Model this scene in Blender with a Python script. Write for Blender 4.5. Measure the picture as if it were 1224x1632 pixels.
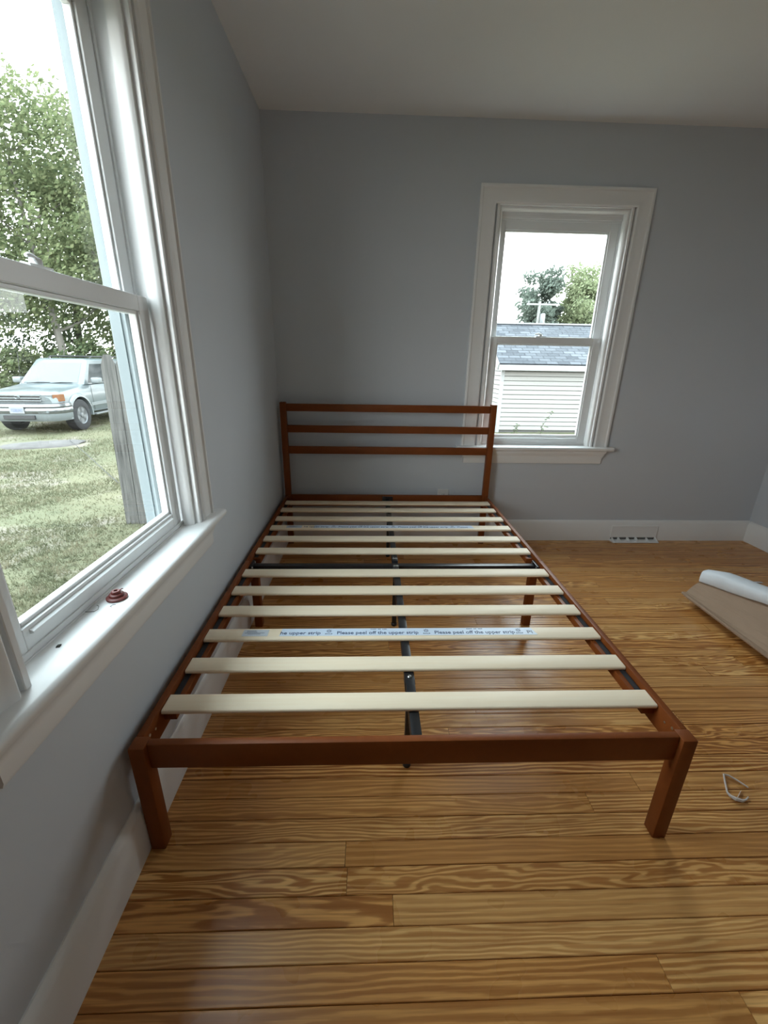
import bpy, bmesh, math, random
from mathutils import Vector, Matrix, noise as mnoise

for o in list(bpy.data.objects):
    bpy.data.objects.remove(o)
SC = bpy.context.scene
COL = SC.collection
PI = math.pi

# ------------------------------------------------------------------ camera
F_PX, YAW, PITCH, ROLL = 675.5, 0.0368, 0.3428, 0.0169
CAM = Vector((0.5748, -0.7785, 1.2355))
cy, sy = math.cos(YAW), math.sin(YAW)
cp, sp = math.cos(PITCH), math.sin(PITCH)
cr, sr = math.cos(ROLL), math.sin(ROLL)
fwd = Vector((sy*cp, cy*cp, -sp))
rgt = Vector((cy, -sy, 0))
upv = rgt.cross(fwd)
r2 = cr*rgt + sr*upv
u2 = -sr*rgt + cr*upv
cam_d = bpy.data.cameras.new('camera')
cam = bpy.data.objects.new('camera', cam_d)
COL.objects.link(cam)
M = Matrix((r2, u2, -fwd)).transposed().to_4x4()
M.translation = CAM
cam.matrix_world = M
cam_d.sensor_fit = 'HORIZONTAL'
cam_d.sensor_width = 36.0
cam_d.lens = F_PX/1224*36.0
cam_d.clip_start = 0.02
cam_d.clip_end = 300
SC.camera = cam

# ------------------------------------------------------------------ sky, light, exposure
SKY = 11.0
EXPO = 0.0
w = bpy.data.worlds.new('overcast_sky')
SC.world = w
w.use_nodes = True
nt = w.node_tree
nt.nodes.clear()
tc = nt.nodes.new('ShaderNodeTexCoord')
sx = nt.nodes.new('ShaderNodeSeparateXYZ')
rp = nt.nodes.new('ShaderNodeValToRGB')
bg = nt.nodes.new('ShaderNodeBackground')
ow = nt.nodes.new('ShaderNodeOutputWorld')
nt.links.new(tc.outputs['Generated'], sx.inputs[0])
nt.links.new(sx.outputs['Z'], rp.inputs[0])
rp.color_ramp.elements[0].position = 0.0
rp.color_ramp.elements[0].color = (1.0, 1.0, 1.0, 1)
rp.color_ramp.elements[1].position = 0.75
rp.color_ramp.elements[1].color = (0.80, 0.93, 1.0, 1)
nt.links.new(rp.outputs[0], bg.inputs['Color'])
bg.inputs['Strength'].default_value = SKY
nt.links.new(bg.outputs[0], ow.inputs['Surface'])

SC.view_settings.view_transform = 'Standard'
SC.view_settings.look = 'None'
SC.view_settings.gamma = 1.0
SC.view_settings.exposure = EXPO
SC.view_settings.use_curve_mapping = False
SC.cycles.max_bounces = 10
SC.cycles.diffuse_bounces = 6
SC.cycles.glossy_bounces = 4
SC.cycles.transparent_max_bounces = 16
SC.cycles.sample_clamp_indirect = 6.0
SC.cycles.use_denoising = True
SC.cycles.use_adaptive_sampling = True
SC.cycles.adaptive_threshold = 0.06
SC.cycles.adaptive_min_samples = 16


def portal(name, loc, rot, sx_, sy_):
    """sampling guide in a window opening: it sends no light of its own"""
    l = bpy.data.lights.new(name, 'AREA')
    l.shape = 'RECTANGLE'
    l.size, l.size_y = sx_, sy_
    o = bpy.data.objects.new(name, l)
    o.location = loc
    o.rotation_euler = rot
    COL.objects.link(o)
    l.cycles.is_portal = True
    return o


# ------------------------------------------------------------------ material helpers
def lin(r, g, b):
    f = lambda c: (c/255/12.92) if c/255 <= 0.04045 else ((c/255+0.055)/1.055)**2.4
    return (f(r), f(g), f(b), 1)


class NT:
    def __init__(s, name):
        s.m = bpy.data.materials.new(name)
        s.m.use_nodes = True
        s.t = s.m.node_tree
        s.t.nodes.clear()
        s.out = s.n('ShaderNodeOutputMaterial')

    def n(s, typ, **kw):
        nd = s.t.nodes.new(typ)
        for k, v in kw.items():
            setattr(nd, k, v)
        return nd

    def l(s, a, b):
        s.t.links.new(a, b)

    def math(s, op, a, b=None, clamp=False):
        nd = s.n('ShaderNodeMath', operation=op, use_clamp=clamp)
        for i, v in enumerate((a, b)):
            if v is None:
                continue
            if hasattr(v, 'default_value') or hasattr(v, 'is_linked'):
                s.l(v, nd.inputs[i])
            else:
                nd.inputs[i].default_value = v
        return nd.outputs[0]

    def mapping(s, vec, scale=(1, 1, 1), loc=(0, 0, 0), rot=(0, 0, 0)):
        nd = s.n('ShaderNodeMapping')
        nd.inputs['Scale'].default_value = scale
        nd.inputs['Location'].default_value = loc
        nd.inputs['Rotation'].default_value = rot
        s.l(vec, nd.inputs['Vector'])
        return nd.outputs[0]

    def noise(s, vec, scale=5, detail=3, rough=0.5, dist=0.0):
        nd = s.n('ShaderNodeTexNoise')
        nd.inputs['Scale'].default_value = scale
        nd.inputs['Detail'].default_value = detail
        nd.inputs['Roughness'].default_value = rough
        nd.inputs['Distortion'].default_value = dist
        s.l(vec, nd.inputs['Vector'])
        return nd.outputs['Fac']

    def ramp(s, fac, stops):
        nd = s.n('ShaderNodeValToRGB')
        e = nd.color_ramp.elements
        while len(e) < len(stops):
            e.new(0.5)
        for i, (p, c) in enumerate(stops):
            e[i].position = p
            e[i].color = c
        s.l(fac, nd.inputs[0])
        return nd.outputs[0]

    def mix(s, fac, a, b, blend='MIX'):
        nd = s.n('ShaderNodeMix', data_type='RGBA', blend_type=blend)
        for sock, v in ((nd.inputs[0], fac), (nd.inputs[6], a), (nd.inputs[7], b)):
            if hasattr(v, 'is_linked'):
                s.l(v, sock)
            else:
                sock.default_value = v
        return nd.outputs[2]

    def principled(s, color, rough=0.5, metal=0.0, spec=0.5, coat=0.0, bump=None, bump_s=0.1, bump_d=0.002):
        p = s.n('ShaderNodeBsdfPrincipled')
        for key, v in (('Base Color', color), ('Roughness', rough), ('Metallic', metal)):
            if hasattr(v, 'is_linked'):
                s.l(v, p.inputs[key])
            else:
                p.inputs[key].default_value = v
        p.inputs['Specular IOR Level'].default_value = spec
        p.inputs['Coat Weight'].default_value = coat
        p.inputs['Coat Roughness'].default_value = 0.12
        if bump is not None:
            b = s.n('ShaderNodeBump')
            b.inputs['Strength'].default_value = bump_s
            b.inputs['Distance'].default_value = bump_d
            s.l(bump, b.inputs['Height'])
            s.l(b.outputs[0], p.inputs['Normal'])
        s.l(p.outputs[0], s.out.inputs['Surface'])
        return p

    def obj(s):
        return s.n('ShaderNodeTexCoord').outputs['Object']

    def rand(s):
        return s.n('ShaderNodeObjectInfo').outputs['Random']

    def shifted(s):
        """object coordinates pushed to a different place of the pattern for each object"""
        r = s.rand()
        cmb = s.n('ShaderNodeCombineXYZ')
        s.l(s.math('MULTIPLY', r, 37.0), cmb.inputs[0])
        s.l(s.math('MULTIPLY', r, 91.0), cmb.inputs[1])
        s.l(s.math('MULTIPLY', r, 53.0), cmb.inputs[2])
        add = s.n('ShaderNodeVectorMath', operation='ADD')
        s.l(s.obj(), add.inputs[0])
        s.l(cmb.outputs[0], add.inputs[1])
        return add.outputs[0]


MT = {}


def simple(name, color, rough=0.5, metal=0.0, spec=0.5, coat=0.0, var=0.0, vs=6.0, bump=0.0):
    k = NT(name)
    col = color
    nz = k.noise(k.obj(), vs, 4)
    if var:
        a = tuple(c*(1-var) for c in color[:3])+(1,)
        b = tuple(min(1, c*(1+var)) for c in color[:3])+(1,)
        col = k.mix(nz, a, b)
    k.principled(col, rough, metal, spec, coat, bump=nz if bump else None, bump_s=bump)
    MT[name] = k.m
    return k.m


def paint(name, color, rough, tex=0.06):
    k = NT(name)
    v = k.obj()
    n1 = k.noise(v, 2.2, 4)
    n2 = k.noise(v, 160, 2)
    col = k.mix(n1, tuple(c*0.97 for c in color[:3])+(1,), tuple(min(1, c*1.03) for c in color[:3])+(1,))
    k.principled(col, rough, spec=0.4, bump=n2, bump_s=tex, bump_d=0.001)
    MT[name] = k.m


paint('wall_paint', (0.60, 0.635, 0.68, 1), 0.75)
paint('ceiling_paint', (0.84, 0.835, 0.835, 1), 0.85)
paint('trim_paint', (0.86, 0.86, 0.855, 1), 0.27, 0.03)
simple('vinyl_white', (0.80, 0.81, 0.81, 1), 0.35, var=0.02)
simple('black_steel', (0.018, 0.018, 0.02, 1), 0.35, var=0.2)
simple('black_velcro', (0.025, 0.026, 0.03, 1), 0.9, var=0.3, vs=60)
simple('zinc', (0.62, 0.62, 0.6, 1), 0.3, 1.0, var=0.1)
simple('subfloor_dark', (0.03, 0.017, 0.008, 1), 0.9, var=0.2)
simple('strip_paper', (0.68, 0.78, 0.92, 1), 0.42, var=0.02)
simple('label_paper', (0.62, 0.66, 0.72, 1), 0.5, var=0.03)
simple('ink_blue', (0.05, 0.08, 0.17, 1), 0.6, var=0.05)
simple('ink_grey', (0.22, 0.25, 0.33, 1), 0.6, var=0.05)
simple('red_rubber', (0.13, 0.018, 0.013, 1), 0.45, var=0.15, vs=80)
simple('paper_white', (0.74, 0.68, 0.64, 1), 0.7, var=0.05)
simple('foam_white', (0.80, 0.83, 0.87, 1), 0.55, var=0.05, vs=25, bump=0.25)
simple('outlet_plastic', (0.78, 0.78, 0.76, 1), 0.35, var=0.02)
simple('vent_shadow', (0.10, 0.095, 0.09, 1), 0.9, var=0.3, vs=30)
simple('dark_hole', (0.01, 0.01, 0.01, 1), 0.9, var=0.1)
simple('debris_dark', (0.035, 0.035, 0.03, 1), 0.8, var=0.3)


def bed_wood():
    k = NT('cherry_stained_wood')
    v = k.shifted()
    n1 = k.noise(k.mapping(v, (3, 3, 3)), 2.0, 3)
    n2 = k.noise(k.mapping(v, (40, 40, 40)), 1.5, 4, dist=0.4)
    a = k.mix(n1, lin(116, 58, 20), lin(148, 80, 33))
    col = k.mix(k.math('MULTIPLY', n2, 0.35), a, lin(94, 44, 16))
    k.principled(col, 0.5, spec=0.28, coat=0.0, bump=n2, bump_s=0.04)
    MT['bed_wood'] = k.m


def slat_wood():
    k = NT('pale_birch')
    v = k.shifted()
    g = k.noise(k.mapping(v, (2.5, 70, 70)), 1.6, 5, 0.6)
    g2 = k.noise(k.mapping(v, (5, 30, 30)), 1.0, 2)
    a = k.mix(g, lin(244, 222, 190), lin(255, 243, 220))
    col = k.mix(k.math('MULTIPLY', g2, 0.3), a, lin(248, 226, 196))
    k.principled(col, 0.5, spec=0.35, bump=g, bump_s=0.05)
    MT['slat_wood'] = k.m


def plank_wood():
    k = NT('varnished_pine_plank')
    r = k.rand()
    v = k.shifted()
    # growth rings: lines along the board bent by a stretched noise field (cathedral figure where the bend is strong)
    sep = k.n('ShaderNodeSeparateXYZ')
    k.l(k.obj(), sep.inputs[0])
    field = k.noise(k.mapping(v, (1.3, 9.0, 1.0)), 1.5, 3.0, 0.5, 0.4)
    wild = k.math('FRACT', k.math('MULTIPLY', r, 7.31))
    wild = k.math('ADD', k.math('MULTIPLY', k.math('MULTIPLY', wild, wild), 75.0), 14.0)
    tight = k.math('ADD', k.math('MULTIPLY', k.math('FRACT', k.math('MULTIPLY', r, 17.9)), 420.0), 220.0)
    ph = k.math('ADD', k.math('MULTIPLY', sep.outputs['Y'], tight), k.math('MULTIPLY', field, wild))
    ph = k.math('ADD', ph, k.math('MULTIPLY', k.noise(k.mapping(v, (6.0, 60.0, 1.0)), 1.0, 3.0, 0.6), 5.0))
    rings = k.math('ADD', k.math('MULTIPLY', k.math('SINE', ph), 0.5), 0.5)
    fine = k.noise(k.mapping(v, (2.0, 95, 1.0)), 1.4, 4, 0.6, 0.3)
    tone = k.math('FRACT', k.math('MULTIPLY', r, 13.7))
    light = k.mix(tone, lin(242, 178, 102), lin(255, 208, 136))
    dark = k.mix(tone, lin(150, 86, 32), lin(178, 110, 48))
    fig = k.ramp(rings, [(0.0, (0, 0, 0, 1)), (0.40, (0.15, 0.15, 0.15, 1)), (0.80, (0.9, 0.9, 0.9, 1)), (1.0, (1, 1, 1, 1))])
    strength = k.math('ADD', k.math('MULTIPLY', k.math('FRACT', k.math('MULTIPLY', r, 29.3)), 0.75), 0.20)
    figs = k.math('ADD', k.math('MULTIPLY', fig, strength), k.math('MULTIPLY', k.math('SUBTRACT', 1.0, strength), 0.50))
    col = k.mix(figs, dark, light)
    col = k.mix(k.math('MULTIPLY', k.ramp(fine, [(0.42, (0, 0, 0, 1)), (0.75, (1, 1, 1, 1))]), 0.6), col, lin(146, 84, 34))
    wear = k.noise(k.mapping(v, (3, 3, 1)), 2.0, 3)
    rough = k.math('ADD', k.math('MULTIPLY', wear, 0.14), 0.22)
    k.principled(col, rough, spec=0.5, bump=fine, bump_s=0.06, bump_d=0.001)
    MT['plank'] = k.m


def glass():
    k = NT('window_glass')
    tr = k.n('ShaderNodeBsdfTransparent')
    tr.inputs[0].default_value = (0.96, 0.985, 0.98, 1)
    gl = k.n('ShaderNodeBsdfGlossy')
    gl.inputs['Roughness'].default_value = 0.0
    fr = k.n('ShaderNodeFresnel')
    fr.inputs['IOR'].default_value = 1.38
    mx = k.n('ShaderNodeMixShader')
    # only the outer faces of the pane reflect (a thin pane has no total internal reflection)
    front = k.math('SUBTRACT', 1.0, k.n('ShaderNodeNewGeometry').outputs['Backfacing'])
    k.l(k.math('MULTIPLY', fr.outputs[0], front), mx.inputs[0])
    k.l(tr.outputs[0], mx.inputs[1])
    k.l(gl.outputs[0], mx.inputs[2])
    k.l(mx.outputs[0], k.out.inputs['Surface'])
    MT['glass'] = k.m


def cardboard():
    k = NT('brown_cardboard')
    v = k.obj()
    n1 = k.noise(v, 5, 4)
    n2 = k.noise(k.mapping(v, (140, 6, 6)), 1.0, 2)
    col = k.mix(n1, lin(158, 132, 110), lin(178, 152, 130))
    col = k.mix(k.math('MULTIPLY', n2, 0.18), col, lin(128, 102, 82))
    k.principled(col, 0.75, spec=0.2, bump=n2, bump_s=0.08)
    MT['cardboard'] = k.m


def leaf_mat(name, c1, c2, c3, sc=0.5):
    k = NT(name)
    v = k.obj()
    n1 = k.noise(v, sc, 3)
    n2 = k.noise(v, 9.0, 2)
    col = k.mix(n1, c1, c2)
    col = k.mix(k.ramp(n2, [(0.45, (0, 0, 0, 1)), (0.65, (1, 1, 1, 1))]), col, c3)
    d = k.n('ShaderNodeBsdfDiffuse')
    t = k.n('ShaderNodeBsdfTranslucent')
    mx = k.n('ShaderNodeMixShader')
    mx.inputs[0].default_value = 0.4
    k.l(col, d.inputs[0])
    k.l(col, t.inputs[0])
    k.l(d.outputs[0], mx.inputs[1])
    k.l(t.outputs[0], mx.inputs[2])
    k.l(mx.outputs[0], k.out.inputs['Surface'])
    MT[name] = k.m


def ground_mat():
    k = NT('patchy_lawn_soil')
    v = k.n('ShaderNodeTexCoord').outputs['Object']
    n1 = k.noise(v, 0.55, 4, 0.6)
    n2 = k.noise(v, 7.0, 5, 0.65)
    n3 = k.noise(k.mapping(v, (1, 1, 1), (13, 5, 0)), 0.9, 4, 0.6)
    g = k.mix(n2, (0.054, 0.058, 0.035, 1), (0.106, 0.106, 0.066, 1))
    g = k.mix(k.ramp(n1, [(0.35, (0, 0, 0, 1)), (0.7, (1, 1, 1, 1))]), g, (0.114, 0.105, 0.066, 1))
    g = k.mix(k.ramp(n3, [(0.54, (0, 0, 0, 1)), (0.66, (1, 1, 1, 1))]), g, (0.150, 0.130, 0.108, 1))
    k.principled(g, 0.95, spec=0.1, bump=n2, bump_s=0.5, bump_d=0.03)
    MT['ground'] = k.m


def weathered():
    k = NT('weathered_fence_wood')
    v = k.shifted()
    g = k.noise(k.mapping(v, (55, 55, 1.6)), 1.5, 5, 0.6, 0.3)
    n = k.noise(v, 3, 3)
    g2 = k.ramp(g, [(0.30, (0, 0, 0, 1)), (0.68, (1, 1, 1, 1))])
    a = k.mix(g2, (0.028, 0.027, 0.025, 1), (0.120, 0.116, 0.108, 1))
    a = k.mix(k.math('MULTIPLY', n, 0.35), a, (0.095, 0.092, 0.087, 1))
    k.principled(a, 0.9, spec=0.15, bump=g, bump_s=0.3)
    MT['fence_wood'] = k.m


def shingle_mat():
    k = NT('grey_asphalt_shingle')
    v = k.obj()
    br = k.n('ShaderNodeTexBrick')
    br.offset = 0.5
    br.inputs['Scale'].default_value = 1.0
    br.inputs['Brick Width'].default_value = 0.30
    br.inputs['Row Height'].default_value = 0.135
    br.inputs['Mortar Size'].default_value = 0.012
    br.inputs['Color1'].default_value = (0.028, 0.031, 0.037, 1)
    br.inputs['Color2'].default_value = (0.082, 0.088, 0.098, 1)
    br.inputs['Mortar'].default_value = (0.012, 0.013, 0.016, 1)
    k.l(v, br.inputs['Vector'])
    n = k.noise(v, 14, 4)
    col = k.mix(k.math('MULTIPLY', n, 0.35), br.outputs['Color'], (0.085, 0.092, 0.102, 1))
    k.principled(col, 0.9, spec=0.2, bump=br.outputs['Fac'], bump_s=-0.6, bump_d=0.02)
    MT['shingle'] = k.m


def bark(name, a, b):
    k = NT(name)
    v = k.obj()
    n = k.noise(k.mapping(v, (8, 8, 1.5)), 2.0, 5, 0.6)
    k.principled(k.mix(n, a, b), 0.95, spec=0.1, bump=n, bump_s=0.5, bump_d=0.03)
    MT[name] = k.m


bed_wood(); slat_wood(); plank_wood(); glass(); cardboard(); ground_mat(); weathered(); shingle_mat()
leaf_mat('leaf_mid', (0.070, 0.095, 0.048, 1), (0.125, 0.148, 0.074, 1), (0.175, 0.192, 0.105, 1))
leaf_mat('leaf_light', (0.110, 0.140, 0.062, 1), (0.160, 0.180, 0.086, 1), (0.190, 0.205, 0.115, 1), 0.35)
leaf_mat('leaf_dark', (0.042, 0.062, 0.036, 1), (0.070, 0.092, 0.048, 1), (0.112, 0.130, 0.066, 1))
leaf_mat('pine_needle', (0.085, 0.110, 0.092, 1), (0.125, 0.150, 0.125, 1), (0.150, 0.170, 0.145, 1))  # needles lightened so their colour carries the distance haze
leaf_mat('leaf_far_haze', (0.150, 0.190, 0.110, 1), (0.200, 0.225, 0.130, 1), (0.230, 0.250, 0.160, 1), 0.35)  # haze over the back trees is put into this paler leaf colour
leaf_mat('grass_blade', (0.060, 0.070, 0.040, 1), (0.118, 0.112, 0.070, 1), (0.150, 0.136, 0.090, 1), 0.7)
bark('bark_brown', (0.036, 0.030, 0.024, 1), (0.088, 0.076, 0.064, 1))
bark('bark_pale', (0.104, 0.096, 0.084, 1), (0.168, 0.160, 0.144, 1))
simple('siding_vinyl', (0.175, 0.170, 0.158, 1), 0.55, var=0.03)
simple('siding_gap_shade', (0.060, 0.058, 0.054, 1), 0.8, var=0.05)  # darkened core colour paints the shadow lines between siding laps
simple('exterior_trim', (0.170, 0.198, 0.208, 1), 0.6, var=0.04)
simple('shed_trim', (0.20, 0.205, 0.205, 1), 0.5, var=0.02)
simple('stone_grey', (0.062, 0.056, 0.053, 1), 0.95, var=0.6, vs=5, bump=0.8)
simple('pole_wood', (0.16, 0.16, 0.155, 1), 0.9, var=0.2)
simple('insulator_grey', (0.16, 0.17, 0.18, 1), 0.4, var=0.05)
simple('car_paint', (0.070, 0.084, 0.088, 1), 0.32, 0.15, coat=0.35, var=0.03)
simple('car_paint_light', (0.100, 0.112, 0.115, 1), 0.4, 0.1, coat=0.2, var=0.03)
simple('car_glass', (0.008, 0.009, 0.010, 1), 0.05, spec=0.35, var=0.05)
simple('windshield_glass', (0.070, 0.082, 0.094, 1), 0.06, spec=0.4, var=0.08, vs=2)
simple('car_black', (0.007, 0.007, 0.008, 1), 0.6, var=0.2)
simple('tire_rubber', (0.008, 0.008, 0.009, 1), 0.85, var=0.2)
simple('chrome', (0.16, 0.17, 0.175, 1), 0.2, 0.8, var=0.03)
simple('alloy', (0.12, 0.125, 0.13, 1), 0.35, 0.3, var=0.05)
simple('lamp_clear', (0.09, 0.10, 0.105, 1), 0.15, 0.1, coat=0.3, var=0.1)
simple('lamp_amber', (0.11, 0.040, 0.012, 1), 0.25, var=0.1)
simple('plate_white', (0.15, 0.155, 0.16, 1), 0.4, var=0.02)


# ------------------------------------------------------------------ geometry helpers
class MB:
    def __init__(s):
        s.v, s.f = [], []

    def add(s, vs, fs):
        b = len(s.v)
        s.v += [tuple(p) for p in vs]
        s.f += [tuple(i+b for i in f) for f in fs]
        return s

    def box(s, x0, x1, y0, y1, z0, z1):
        return s.add([(x0, y0, z0), (x1, y0, z0), (x1, y1, z0), (x0, y1, z0),
                      (x0, y0, z1), (x1, y0, z1), (x1, y1, z1), (x0, y1, z1)],
                     [(0, 3, 2, 1), (4, 5, 6, 7), (0, 1, 5, 4), (1, 2, 6, 5), (2, 3, 7, 6), (3, 0, 4, 7)])

    def rings(s, rs, closed=True, cap=True):
        """rs: list of rings (equal point counts); loft between them"""
        n = len(rs[0])
        vs = [p for r in rs for p in r]
        fs = []
        m = n if closed else n-1
        for i in range(len(rs)-1):
            for j in range(m):
                a, b = i*n+j, i*n+(j+1) % n
                fs.append((a, b, b+n, a+n))
        if cap:
            fs.append(tuple(range(n-1, -1, -1)))
            fs.append(tuple((len(rs)-1)*n+j for j in range(n)))
        return s.add(vs, fs)

    def tube(s, pts, r, n=8, cap=True):
        rs = []
        P = [Vector(p) for p in pts]
        for i, p in enumerate(P):
            d = (P[min(i+1, len(P)-1)]-P[max(i-1, 0)]).normalized()
            ref = Vector((0, 0, 1)) if abs(d.z) < 0.9 else Vector((1, 0, 0))
            a = d.cross(ref).normalized()
            b = a.cross(d).normalized()
            rr = r[i] if isinstance(r, (list, tuple)) else r
            rs.append([p+a*rr*math.cos(2*PI*j/n)+b*rr*math.sin(2*PI*j/n) for j in range(n)])
        return s.rings(rs, cap=cap)

    def lathe(s, prof, n=24, c=(0, 0, 0), axis='z', cap=True):
        rs = []
        for r, h in prof:
            ring = []
            for j in range(n):
                a = 2*PI*j/n
                x, y = r*math.cos(a), r*math.sin(a)
                if axis == 'z':
                    ring.append((c[0]+x, c[1]+y, c[2]+h))
                else:
                    ring.append((c[0]+x, c[1]+h, c[2]-y))
            rs.append(ring)
        return s.rings(rs, cap=cap)

    def prism(s, poly, axis, a, b):
        """poly 2D extruded along axis from a to b"""
        def P(u, v, t):
            return {'x': (t, u, v), 'y': (u, t, v), 'z': (u, v, t)}[axis]
        return s.rings([[P(u, v, a) for u, v in poly], [P(u, v, b) for u, v in poly]])

    def build(s, name, mat, parent=None, bevel=0.0, seg=2, smooth=False, loc=None, rot=None, recalc=True):
        me = bpy.data.meshes.new(name)
        me.from_pydata(s.v, [], s.f)
        if bevel or recalc:
            bm = bmesh.new()
            bm.from_mesh(me)
            if recalc:
                bmesh.ops.recalc_face_normals(bm, faces=bm.faces)
            if bevel:
                es = [e for e in bm.edges if len(e.link_faces) == 2 and e.calc_face_angle(0) > 0.5]
                bmesh.ops.bevel(bm, geom=es, offset=bevel, segments=seg, profile=0.5, affect='EDGES', clamp_overlap=True)
            bm.to_mesh(me)
            bm.free()
        if smooth:
            for p in me.polygons:
                p.use_smooth = True
            if smooth != 'all':
                try:
                    me.set_sharp_from_angle(angle=math.radians(38))
                except Exception:
                    pass
        o = bpy.data.objects.new(name, me)
        me.materials.append(MT[mat])
        COL.objects.link(o)
        if parent is not None:
            o.parent = parent
        if loc is not None:
            o.location = loc
        if rot is not None:
            o.rotation_euler = rot
        return o


def tag(o, label=None, cat=None, group=None, kind=None):
    if label:
        o['label'] = label
    if cat:
        o['category'] = cat
    if group:
        o['group'] = group
    if kind:
        o['kind'] = kind
    return o


def empty(name, loc=(0, 0, 0), rz=0.0):
    o = bpy.data.objects.new(name, None)
    o.empty_display_size = 0.1
    o.location = loc
    o.rotation_euler = (0, 0, rz)
    COL.objects.link(o)
    return o


def box(name, mat, parent, x0, x1, y0, y1, z0, z1, bevel=0.0, seg=2):
    return MB().box(x0, x1, y0, y1, z0, z1).build(name, mat, parent, bevel, seg)


def text_mesh(name, body, size, mat, parent, loc, rot=(0, 0, 0), sx=1.0, extrude=0.0002, align='LEFT', width=None):
    cu = bpy.data.curves.new(name, 'FONT')
    cu.body = body
    cu.size = size
    cu.extrude = extrude
    cu.offset = size*0.008
    cu.align_x = align
    cu.resolution_u = 3
    tmp = bpy.data.objects.new(name+'_tmp', cu)
    COL.objects.link(tmp)
    bpy.context.view_layer.update()
    dg = bpy.context.evaluated_depsgraph_get()
    me = bpy.data.meshes.new_from_object(tmp.evaluated_get(dg))
    bpy.data.objects.remove(tmp)
    if width:
        xs = [v.co.x for v in me.vertices]
        k = width/(max(xs)-min(xs))
        x0 = min(xs)
        for v in me.vertices:
            v.co.x = (v.co.x-x0)*k
    elif sx != 1.0:
        for v in me.vertices:
            v.co.x *= sx
    me.materials.clear()
    me.materials.append(MT[mat])
    me.name = name
    o = bpy.data.objects.new(name, me)
    COL.objects.link(o)
    o.parent = parent
    o.location = loc
    o.rotation_euler = rot
    return o


# ------------------------------------------------------------------ room shell
XL, XR = -0.022, 3.41          # wall faces
YB, YF = 2.092, -2.55
ZC = 2.487
T = 0.16                       # wall thickness
W_HALF, W_Z0, W_Z1 = 0.40, 0.665, 2.102
WLY, WBX = 0.2135, 1.7035      # window centres on the left and back wall


def wall_with_holes(name, axis, face, sign, lo, hi, holes):
    """wall slab along 'axis'; face = inside plane, body goes to face+sign*T"""
    m = MB()
    a, b = sorted((face, face+sign*T))

    def piece(u0, u1, z0, z1):
        if axis == 'y':
            m.box(a, b, u0, u1, z0, z1)
        else:
            m.box(u0, u1, a, b, z0, z1)
    us = lo
    for (h0, h1, z0, z1) in holes:
        piece(us, h0, -0.05, ZC+0.1)
        piece(h0, h1, -0.05, z0)
        piece(h0, h1, z1, ZC+0.1)
        us = h1
    piece(us, hi, -0.05, ZC+0.1)
    return tag(m.build(name, 'wall_paint'), kind='structure')


wall_with_holes('wall_left', 'y', XL, -1, YF-T, YB+T, [(WLY-W_HALF, WLY+W_HALF, W_Z0, W_Z1)])
wall_with_holes('wall_back', 'x', YB, 1, XL, XR, [(WBX-W_HALF, WBX+W_HALF, W_Z0, W_Z1)])
wall_with_holes('wall_right', 'y', XR, 1, YF-T, YB+T, [])
wall_with_holes('wall_front', 'x', YF, -1, XL, XR, [])
tag(MB().box(XL-T, XR+T, YF-T, YB+T, ZC, ZC+0.12).build('ceiling', 'ceiling_paint'), kind='structure')


def baseboard(name, length, loc, rz):
    # profile: (depth towards room = -y, z)
    prof = [(0.0, 0.0), (-0.020, 0.0), (-0.020, 0.128), (-0.017, 0.134), (-0.017, 0.140), (-0.008, 0.152), (-0.004, 0.156), (0.0, 0.156)]
    o = MB().prism(prof, 'x', 0, length).build(name, 'trim_paint', loc=loc, rot=(0, 0, rz), smooth=True)
    return tag(o, kind='structure')


baseboard('baseboard_back', XR-XL, (XL, YB, 0), 0)
baseboard('baseboard_left', YB-YF-0.02, (XL, YF, 0), PI/2)
baseboard('baseboard_right', YB-YF-0.02, (XR, YB-0.02, 0), -PI/2)

# ------------------------------------------------------------------ plank floor
fl = tag(MB().box(XL-T, XR+T, YF-T, YB+T, -0.08, -0.019).build('floor', 'subfloor_dark'), kind='structure')
rng = random.Random(11)
PW = 0.0625
row = 0
y_top = YB
k0 = int(math.ceil((YB-0.0735)/PW))
fixed = {8: [1.66], 5: [0.86], -4: [1.62]}
k = k0
while True:
    y1 = 0.0735+PW*k
    y0 = y1-PW
    if y1 < YF:
        break
    y1c, y0c = min(y1, YB), max(y0, YF)
    cuts = [XL]
    if k in fixed:
        cuts += fixed[k]+[XR]
    else:
        x = XL+rng.uniform(0.5, 2.6)
        while x < XR-0.35:
            cuts.append(x)
            x += rng.uniform(1.1, 2.8)
        cuts.append(XR)
    for i in range(len(cuts)-1):
        xa, xb = cuts[i]+0.0006, cuts[i+1]-0.0006
        hw, hl = (y1c-y0c)/2-0.0007, (xb-xa)/2
        dz = rng.uniform(-0.0005, 0.0)
        c = 0.0015
        prof = [(-hw, -0.018), (hw, -0.018), (hw, -c), (hw-c, 0), (-hw+c, 0), (-hw, -c)]
        MB().prism(prof, 'x', -hl, hl).build('plank', 'plank', fl, loc=((xa+xb)/2, (y0c+y1c)/2, dz), recalc=True)
    k -= 1

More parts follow.
